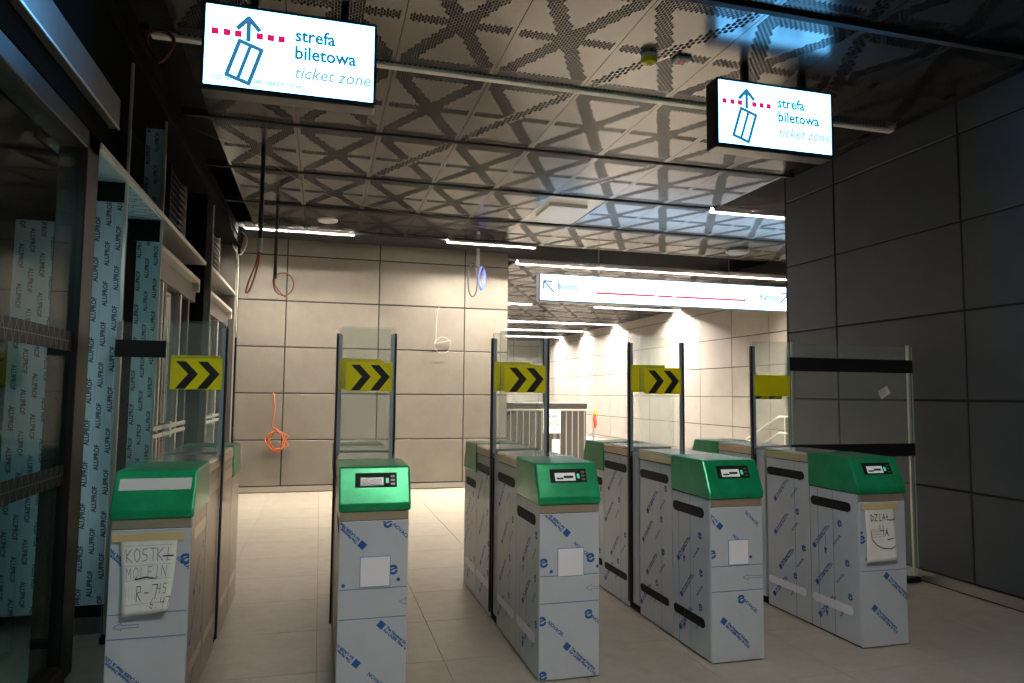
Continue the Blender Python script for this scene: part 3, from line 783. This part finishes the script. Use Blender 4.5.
LET = {'K': [[(0,0),(0,1)],[(.8,0),(0,.55),(.8,1)]], 'O': [[(.4,0),(0,.35),(.1,.8),(.4,1),(.8,.7),(.75,.2),(.4,0)]], 'S': [[(.8,.05),(.2,.05),(.1,.4),(.7,.55),(.7,.9),(.1,1)]],
       'T': [[(0,0),(.9,0)],[(.45,0),(.45,1)]], 'I': [[(.4,0),(.4,1)],[(.15,1),(.7,1)]], 'M': [[(0,1),(.1,0),(.4,.6),(.7,0),(.8,1)]], 'L': [[(.1,0),(.1,1),(.7,1)]], 'E': [[(.7,0),(.1,0),(.1,1),(.7,1)],[(.1,.5),(.6,.5)]],
       'N': [[(0,1),(0,0),(.7,1),(.7,0)]], 'H': [[(0,0),(0,1)],[(.7,0),(.7,1)],[(0,.5),(.7,.5)]], 'R': [[(.1,1),(.1,0),(.6,.05),(.65,.4),(.1,.5),(.7,1)]], '-': [[(.1,.5),(.7,.5)]], '7': [[(0,0),(.8,0),(.6,1)]],
       '4': [[(.1,0),(.1,.5),(.8,.5)],[(.7,0),(.7,1)]], '5': [[(.8,0),(.2,0),(.2,.4),(.7,.5),(.6,.95),(.1,1)]], '6': [[(.6,0),(.2,.5),(.2,.9),(.6,1),(.7,.6),(.25,.6)]], '.': [[(.3,.92),(.4,1)]], 'D': [[(.1,0),(.1,1),(.6,.9),(.75,.4),(.1,0)]],
       'Z': [[(0,0),(.8,0),(0,1),(.8,1)]], 'A': [[(0,1),(.4,0),(.8,1)],[(.2,.6),(.6,.6)]], 'Ł': [[(.2,0),(.2,1),(.8,1)],[(0,.6),(.5,.4)]], '3': [[(.1,0),(.7,.05),(.35,.45),(.75,.7),(.1,1)]], ' ': []}
def hand(txt, u, v, cw, ch):
    out = []
    for i, c in enumerate(txt):
        for l in LET[c]: out.append([(u+cw*(i*1.12+a)+random.uniform(-.004, .004), v+ch*b+random.uniform(-.004, .004)) for a, b in l])
    return out
grid_l = [[(0.08+0.06*i, 0.63), (0.08+0.06*i, 0.80)] for i in range(4)]+[[(0.06, y), (0.94, y)] for y in (0.10, 0.36, 0.55, 0.86)]
sheet('handwritten_sheet', GL[0]+HB-0.008, 0.235, 0.800, 0.325, GY-0.9705, 'tapering white handwritten sheet hanging on the front of the leftmost ticket gate', 1.2,
      [(grid_l, 'ink_grey', 0.006), (hand('KOSTKI', 0.10, 0.14, 0.125, 0.17), 'ink_blue', 0.012), (hand('MOLEIN', 0.08, 0.38, 0.12, 0.15), 'ink_blue', 0.009),
       (hand('R-7', 0.28, 0.63, 0.14, 0.19), 'ink_black', 0.012), (hand('45', 0.68, 0.62, 0.11, 0.13), 'ink_black', 0.009), (hand('6.47', 0.58, 0.80, 0.10, 0.13), 'ink_black', 0.009),
       ([[(0.76, 0.255), (0.95, 0.255)], [(0.25, 0.54), (0.45, 0.52), (0.65, 0.55)]], 'ink_black', 0.02)], None, taper=0.22)
grid_r = [[(0.18+0.07*i, 0.40), (0.18+0.07*i, 0.55)] for i in range(5)]+[[(0.15, y), (0.5, y)] for y in (0.40, 0.45, 0.50, 0.55)]
sheet('crumpled_sheet', GL[4]+HB-0.028, 0.205, 0.805, 0.31, GY-0.9705, 'crumpled white sheet with scribbles taped on the front of the rightmost ticket gate', 0.9,
      [(grid_r, 'ink_grey', 0.008), (hand('DZIAŁ', 0.17, 0.13, 0.12, 0.12), 'ink_black', 0.018), (hand('4', 0.45, 0.33, 0.18, 0.22), 'ink_black', 0.018), (hand('A', 0.64, 0.42, 0.12, 0.12), 'ink_black', 0.022),
       ([[(0.14, 0.42), (0.18, 0.58), (0.34, 0.70), (0.55, 0.77), (0.78, 0.79), (0.92, 0.75)], [(0.80, 0.255), (1.0, 0.25)], [(0.70, 0.62), (0.88, 0.60)]], 'ink_black', 0.02)], None, taper=-0.05)

# ================================================================== HANGING SIGNS
def pictogram():
    ink, red = [], []
    ink.append(('arrow', stroke([(0.232, 0.270), (0.232, 0.385)], 0.024)+stroke([(0.178, 0.330), (0.232, 0.388), (0.286, 0.330)], 0.025)))
    cx, cy, a = 0.215, 0.150, math.radians(-18)
    R = lambda u, v: (cx+u*math.cos(a)-v*math.sin(a), cy+u*math.sin(a)+v*math.cos(a))
    w_, h_ = 0.060, 0.098
    ink.append(('gate_symbol', stroke([R(-w_, -h_), R(w_, -h_), R(w_, h_), R(-w_, h_), R(-w_, -h_)], 0.022)+stroke([R(0, -h_), R(0, h_)], 0.020)))
    for u in (0.062, 0.122, 0.180, 0.290, 0.348, 0.404): red.append(rect(u-0.0185, u+0.0185, 0.280, 0.316))
    return ink, red
def ticket_sign(x0, x1, z0, z1, y, label, stems, note=None):
    t = empty('hanging_sign', ((x0+x1)/2, y, z0), label, 'sign', 'hanging ticket zone signs'); h = (x1-x0)/2; H = z1-z0; D = 0.13
    MB().cbox(-h, h, 0.006, D, -0.012, H, 0.006).build('case', 'sign_case', t)
    fr = MB(); e = 0.014
    fr.box(-h, h, -0.006, 0.0055, H-e, H).box(-h, h, -0.006, 0.0055, 0, e).box(-h, -h+e, -0.006, 0.0055, e, H-e).box(h-e, h, -0.006, 0.0055, e, H-e)
    fr.build('frame', 'sign_case', t)
    MB().box(-h+e, h-e, 0.0, 0.0055, e, H-e).build('lit_face', 'sign_face', t)
    sx, sz = (2*h)/0.92, H/0.45
    ink, red = pictogram()
    org, U, V = (-h, -0.0012, 0), (sx, 0, 0), (0, 0, sz)
    ink += [('word_strefa', fit('strefa', 0.474, 0.300, 0.218, 0.072, bold=0.030)), ('word_biletowa', fit('biletowa', 0.474, 0.205, 0.335, 0.072, bold=0.030))]
    for nm, P in ink: tag(MB().flat(P, org, U, V).build(nm, 'sign_ink', t), kind='stuff' if 'word' in nm else None)
    for p in red: MB().flat([p], org, U, V).build('red_dash', 'sign_red', t)
    MB().flat(fit('ticket zone', 0.474, 0.100, 0.42, 0.068, shear=0.25, bold=0.022), org, U, V).build('pale_words', 'sign_pale', t)['kind'] = 'stuff'
    if note: MB().flat(fit(note, 0.06, 0.045, 0.46, 0.022, bold=0.03), (-h, -0.0015, 0), U, V).build('small_print', 'sign_ink', t)['kind'] = 'stuff'
    for q in stems:
        MB().cbox(q-(x0+x1)/2-0.022, q-(x0+x1)/2+0.022, 0.045, 0.085, H+0.001, ZC-z0-0.001, 0.004).build('stem', 'sign_case', t)
ticket_sign(-0.675, 0.258, 3.100, 3.580, 4.0, 'left hanging lit ticket zone sign with small print along its lower edge', [-0.42, 0.075], 'C02 181.1-181.4, 284.1-284.2 A - 15 szt')
ticket_sign(2.475, 3.385, 3.105, 3.562, 4.0, 'right hanging lit ticket zone sign below the blue glow on the ceiling', [2.735, 3.19])

# wide direction sign of the hall
x0, x1, z0, z1, y = 3.15, 8.0, 2.868, 3.262, 10.0
t = empty('direction_sign', ((x0+x1)/2, y, z0), 'wide white lit direction sign with red line hanging across the hall', 'sign'); h = (x1-x0)/2; H = z1-z0
MB().box(-h, h, 0.006, 0.12, -0.01, H+0.01).build('case', 'sign_case', t)
MB().box(-h-0.02, -h, -0.006, 0.12, -0.014, H+0.014).build('end_frame', 'sign_case', t)
MB().box(-h, h, -0.006, 0.006, -0.014, 0).build('lower_frame', 'frame_grey', t)
MB().box(-h, h, 0.0, 0.0055, 0, H).build('lit_face', 'sign_face_far', t)
P = stroke([(0.22, 0.13), (0.07, 0.28)], 0.026)+stroke([(0.06, 0.17), (0.06, 0.29), (0.19, 0.29)], 0.026)+fit('Bródno', 0.275, 0.175, 0.33, 0.10, bold=0.03)
P += fit('Karolin', 3.80, 0.175, 0.33, 0.10, bold=0.03)+stroke([(4.19, 0.13), (4.34, 0.28)], 0.026)+stroke([(4.23, 0.29), (4.35, 0.29), (4.35, 0.17)], 0.026)
MB().flat(P, (-h, -0.002, 0), (1, 0, 0), (0, 0, 1)).build('words_and_arrows', 'sign_far_ink', t)['kind'] = 'stuff'
P = [rect(0.92, 1.905, 0.130, 0.160), rect(1.94, 2.215, 0.130, 0.160), rect(2.265, 3.50, 0.130, 0.160)]
P += ringarc((0.89, 0.145), 0.018, 0.034, 0, 2*math.pi, 14)+disc((3.51, 0.145), 0.024)
MB().flat(P, (-h, -0.002, 0), (1, 0, 0), (0, 0, 1)).build('red_line', 'sign_far_red', t)['kind'] = 'stuff'
for q in (4.13, 6.42): MB().tube([(q-(x0+x1)/2, 0.06, H+0.011), (q-(x0+x1)/2, 0.06, ZC+0.3-z0)], 0.008).build('hanger', 'frame_grey', t)

# ================================================================== CEILING FITTINGS
t = empty('smoke_detector', (2.04, 4.10, ZC-0.075), 'yellow capped round detector on the ceiling', 'detector')
MB().lathe([(0.030, 0.012), (0.046, 0.018), (0.052, 0.034), (0.052, 0.050)], (0, 0, 0)).build('yellow_cap', 'detector_yellow', t, smooth=False)
MB().lathe([(0.054, 0.0505), (0.056, 0.062), (0.050, 0.0745)], (0, 0, 0)).build('base', 'plastic_white', t)
MB().lathe([(0.016, 0.0), (0.022, 0.0115)], (0, 0, 0), 12).build('sensor_nose', 'detector_yellow', t)
t = empty('alarm_indicator', (2.27, 4.09, ZC-0.03), 'small white box with red lens beside the yellow detector', 'indicator')
MB().cbox(-0.052, 0.052, -0.045, 0.045, 0.004, 0.0295, 0.005).build('box', 'plastic_white', t)
MB().cbox(-0.020, 0.024, -0.030, 0.022, -0.002, 0.0038, 0.001).build('red_lens', 'plastic_red', t)
o = MB().lathe([(0.10, 0.0), (0.125, 0.010), (0.13, 0.0295)], (0, 0, 0)).build('round_vent', 'plastic_white', loc=(0.03, 9.35, ZC-0.03)); tag(o, 'pale round vent on the ceiling above the first lit strip', 'vent')
o = MB().lathe([(0.15, 0.0), (0.18, 0.03), (0.18, 0.0595)], (0, 0, 0)).build('round_speaker', 'frame_grey', loc=(6.15, 9.40, ZC-0.06)); tag(o, 'grey round speaker on the bright hall ceiling', 'speaker')
# red loop of cable hanging at the cornice
o = MB().tube([(0.07*math.cos(a)+0.02*math.sin(2*a), 0, 0.10*math.sin(a)) for a in [i*math.pi/10 for i in range(20)]], 0.012, 8, True).build('cable_loop', 'cable_maroon', loc=(-1.02, 4.62, 3.575)); tag(o, 'dark red loop of cable hanging at the cornice left of the sign', 'cable')
# duct seen in the open bay above the wall corner
o = MB().tube([(4.75, 7.0, 4.10), (5.25, 7.0, 4.10), (5.45, 7.0, 4.06), (5.52, 7.0, 3.95), (5.52, 7.0, 3.75)], 0.03).build('ceiling_pipe', 'conduit_grey'); tag(o, 'bent grey pipe in the open ceiling bay over the wall corner', 'pipe')

# ================================================================== CONDUITS AND CABLES
def conduit(x, y, z1, m2, label):
    t = empty('cable_conduit', (x, y, z1), label, 'conduit')
    MB().tube([(0, 0, 0.12), (0, 0, ZC+0.3-z1)], 0.020, 10).build('sleeve', 'conduit', t)
    MB().tube([(0, 0, 0), (0, 0, 0.125)], 0.022, 10).build('end_sleeve', m2, t)
conduit(-0.567, 6.70, 2.72, 'conduit_grey', 'black conduit dropping from the ceiling, nearer one with grey end')
conduit(-0.56, 8.75, 2.80, 'conduit', 'black conduit dropping from the ceiling in front of the back wall joint')
def cable(name, pts, r, m, label, cat='cable', closed=False):
    P = [Vector(p) for p in pts]; out = []
    n = len(P)
    for i in range(n if closed else n-1):                      # Catmull-Rom
        p0, p1, p2, p3 = (P[(i-1) % n], P[i], P[(i+1) % n], P[(i+2) % n]) if closed else (P[max(i-1, 0)], P[i], P[i+1], P[min(i+2, n-1)])
        for q in range(6):
            s = q/6; out.append(0.5*((2*p1)+(p2-p0)*s+(2*p0-5*p1+4*p2-p3)*s*s+(3*p1-p0-3*p2+p3)*s**3))
    if not closed: out.append(P[-1])
    c = out[0].copy(); c.z = min(p.z for p in out)
    o = MB().tube([p-c for p in out], r, 7, closed).build(name, m, smooth=True, loc=c); tag(o, label, cat); return o
y = 6.70
cable('orange_cable', [(-0.567, y, 2.74), (-0.578, y, 2.62), (-0.62, y+0.01, 2.45), (-0.66, y+0.01, 2.35), (-0.675, y, 2.36), (-0.65, y-0.01, 2.46), (-0.60, y-0.01, 2.60), (-0.575, y-0.006, 2.73)], 0.008, 'cable_orange', 'rust orange cable loop hanging from the nearer conduit end')
y = 8.75
cable('orange_cable', [(-0.565, y, 2.84), (-0.565, y-0.01, 2.74)]+[(-0.46+0.115*math.cos(a), y-0.02-0.005*k, 2.73+0.135*math.sin(a)) for k, a in enumerate([3.1+i*0.62 for i in range(11)])]+[(-0.47, y-0.08, 2.60), (-0.40, y-0.08, 2.56)], 0.007, 'cable_orange', 'rust orange cable coiled in a ring under the far conduit')
# coil of bright orange cable on the back wall
y = YB-0.05
pts = [(-0.66, YB, 1.425), (-0.645, YB-0.03, 1.40), (-0.63, y, 1.2), (-0.655, y, 0.95)]
for i in range(34):
    a = 1.7+i*0.72; pts.append((-0.575+(0.115+0.04*math.sin(i*1.7))*math.cos(a)*(1.15 if i % 3 else 0.75), y-0.02-0.02*math.sin(i*2.3), 0.745+(0.135+0.03*math.cos(i*2.1))*math.sin(a)))
cable('cable_coil', pts, 0.009, 'cable_bright', 'bright orange tangled cable coil hanging from a joint of the back wall')
pts = [(1.75, YB, 2.775), (1.72, y, 2.74), (1.70, y, 2.5), (1.695, y, 2.30)]+[(1.80+0.125*math.cos(a), y-0.01, 2.19+0.125*math.sin(a)) for a in [2.4+i*0.62 for i in range(12)]]+[(1.93, y, 2.27)]
cable('white_cable', pts, 0.005, 'cable_white', 'white cable ending in a ring on the back wall')
t = empty('cable_drop', (2.31, 10.55, 3.42), 'pale sleeve dropping black and blue cable bundles at the back wall', 'cable')
MB().tube([(0, 0, 0), (0, 0, 0.55)], 0.026, 10).build('sleeve', 'plastic_white', t)
def ring(cx, cz, rx, rz, n=18, dy=0.0): return [(cx+rx*math.cos(2*math.pi*i/n), dy+0.01*math.sin(4*math.pi*i/n), cz+rz*math.sin(2*math.pi*i/n)) for i in range(n)]
mb = MB()
for k in range(3): mb.tube(ring(0.055+0.006*k, -0.18, 0.035+0.008*k, 0.19-0.012*k, dy=-0.01*k), 0.011, 7, True)
mb.build('blue_bundle', 'cable_blue', t, smooth=True)
MB().tube(ring(-0.085, -0.22, 0.075, 0.26, dy=-0.03), 0.011, 7, True).build('black_loop', 'cable_black', t, smooth=True)
# grey cable tail and white loop at the shopfront corner
cable('white_cable', [(-1.165, 10.45, 2.2), (-1.165, 10.45, 3.05), (-1.17, 10.44, 3.35), (-1.24, 10.42, 3.48), (-1.22, 10.42, 3.62), (-1.14, 10.42, 3.70), (-1.06, 10.42, 3.60), (-1.09, 10.42, 3.44), (-1.16, 10.44, 3.36)], 0.010, 'cable_white', 'white cable looped at the far end of the shopfront by the ceiling')
cable('red_cable', [(-1.12, 6.35, ZC-0.014), (-0.6, 7.0, ZC-0.014), (0.1, 8.2, ZC-0.014), (1.2, 8.75, ZC-0.014), (2.4, 9.2, ZC-0.014)], 0.003, 'cable_dark', 'thin rust red cable stretched under the ceiling over the back wall')

# ================================================================== HALL BEYOND THE GATES
t = empty('barrier_fence', (4.6, 13.0, 0), 'white tubular barrier fence with notices in front of the grey cover', 'barrier')
tubes = lambda a, r=0.009: MB().tube(a, r, 8)
zt = 1.145; xa, xb = -1.5, 0.62
tubes([(xa, 0, zt), (xb-0.06, 0, zt), (xb-0.015, 0, zt-0.02), (xb, 0, zt-0.07), (xb, 0, 0.0)], 0.02).build('frame_tube', 'barrier_white', t, smooth=True)
tubes([(xa, 0, 0.15), (xb, 0, 0.15)], 0.018).build('lower_tube', 'barrier_white', t)
i = 0; x = xa+0.05
while x < xb-0.08: tubes([(x, 0, 0.15), (x, 0, zt)]).build('bar', 'barrier_white', t); x += 0.125
for x in (xa, xb-0.2): tubes([(x, -0.3, 0.012), (x, 0, 0.05), (x, 0.3, 0.012)], 0.012).build('foot', 'barrier_white', t)
n = empty('barrier_notice', (4.36, 12.955, 0.70), 'white two-line notice sheet hung on the barrier fence', 'notice')
MB().cbox(-0.20, 0.155, -0.006, 0.006, 0.0, 0.46, 0.002).build('board', 'paper', n)
MB().flat(fit('BRAK', -0.155, 0.285, 0.26, 0.085, bold=0.01)+fit('WEJŚCIA', -0.17, 0.135, 0.29, 0.085, bold=0.01), (0, -0.0075, 0), (1, 0, 0), (0, 0, 1)).build('lettering', 'ink_black', n)['kind'] = 'stuff'
n = empty('barrier_tag', (4.42, 12.955, 0.30), 'small white card hanging below the notice on the barrier', 'notice')
MB().cbox(-0.075, 0.075, -0.004, 0.004, 0, 0.28, 0.001).build('card', 'paper', n); MB().tube([(0, 0, 0.28), (0, 0, 0.39)], 0.004, 6).build('string', 'ink_grey', n)
n = empty('barrier_strap', (5.22, 12.93, 0.80), 'red cloth strap with yellow knot tied to the barrier end post', 'strap')
MB().tube([(0, 0, 0), (0.01, -0.01, 0.08), (-0.005, 0, 0.17), (0.01, 0, 0.26)], lambda s: 0.02+0.022*math.sin(math.pi*s), 8).build('cloth', 'red_cloth', n, smooth=True)
MB().lathe([(0.015, 0.25), (0.045, 0.28), (0.045, 0.31), (0.015, 0.34)], (0.01, 0, 0), 10).build('knot', 'detector_yellow', n)
t = empty('escalator_cover', (4.6, 15.5, 0), 'grey boxed escalator cover standing behind the barrier fence', 'cover')
MB().prism([(-0.9, 0.0), (1.16, 0.0), (1.16, 1.14), (0.40, 1.14), (-0.52, 1.14), (-0.9, 0.55)], 'Y', -0.7, 0.7).build('box', 'cover_grey', t)
MB().box(-0.54, 1.18, -0.72, 0.72, 1.141, 1.25).build('lid', 'cover_grey', t)
MB().tube([(-1.1, -0.75, 0.4), (-0.95, -0.75, 0.75), (-0.75, -0.75, 0.98), (-0.5, -0.75, 1.10)], 0.03, 8).build('handrail', 'black_matte', t)
t = empty('stair_handrail', (9.0, 12.4, 0), 'double pale handrail on the hall wall beside the last gate', 'handrail')
for z, ye in ((1.04, 13.9), (0.712, 13.0)):
    zz = z-(ye-12.35)*0.46
    MB().tube([(0, -1.6, z), (0, -0.06, z), (0, -0.02, z-0.004), (0, ye-12.4, zz)], 0.022, 8).build('rail', 'rail_steel', t, smooth=True)
for yy, z in ((-1.2, 1.04), (-0.2, 1.04), (0.9, 0.60)): MB().tube([(0.0, yy, z), (0.0, yy, 0)], 0.012, 8).build('upright', 'rail_steel', t)
t = empty('shop_light', (-1.6, 3.2, 2.50), 'lit light strip inside the glazed shop bay at the left', 'light')
MB().box(-0.05, 0.05, -1.2, 0.6, 0.012, 0.05).build('housing', 'lamp_body', t); MB().box(-0.035, 0.035, -1.19, 0.59, 0.0, 0.011).build('diffuser', 'led_shop', t)
MB().box(-0.004, 0.004, -0.3, -0.28, 0.05, 0.30).build('hanger', 'lamp_body', t)
# far glazed end of the hall
o = MB().box(4.2, 5.9, 28.2, 28.22, 0, 3.0).build('window_4', 'glass_shop'); tag(o, kind='structure')
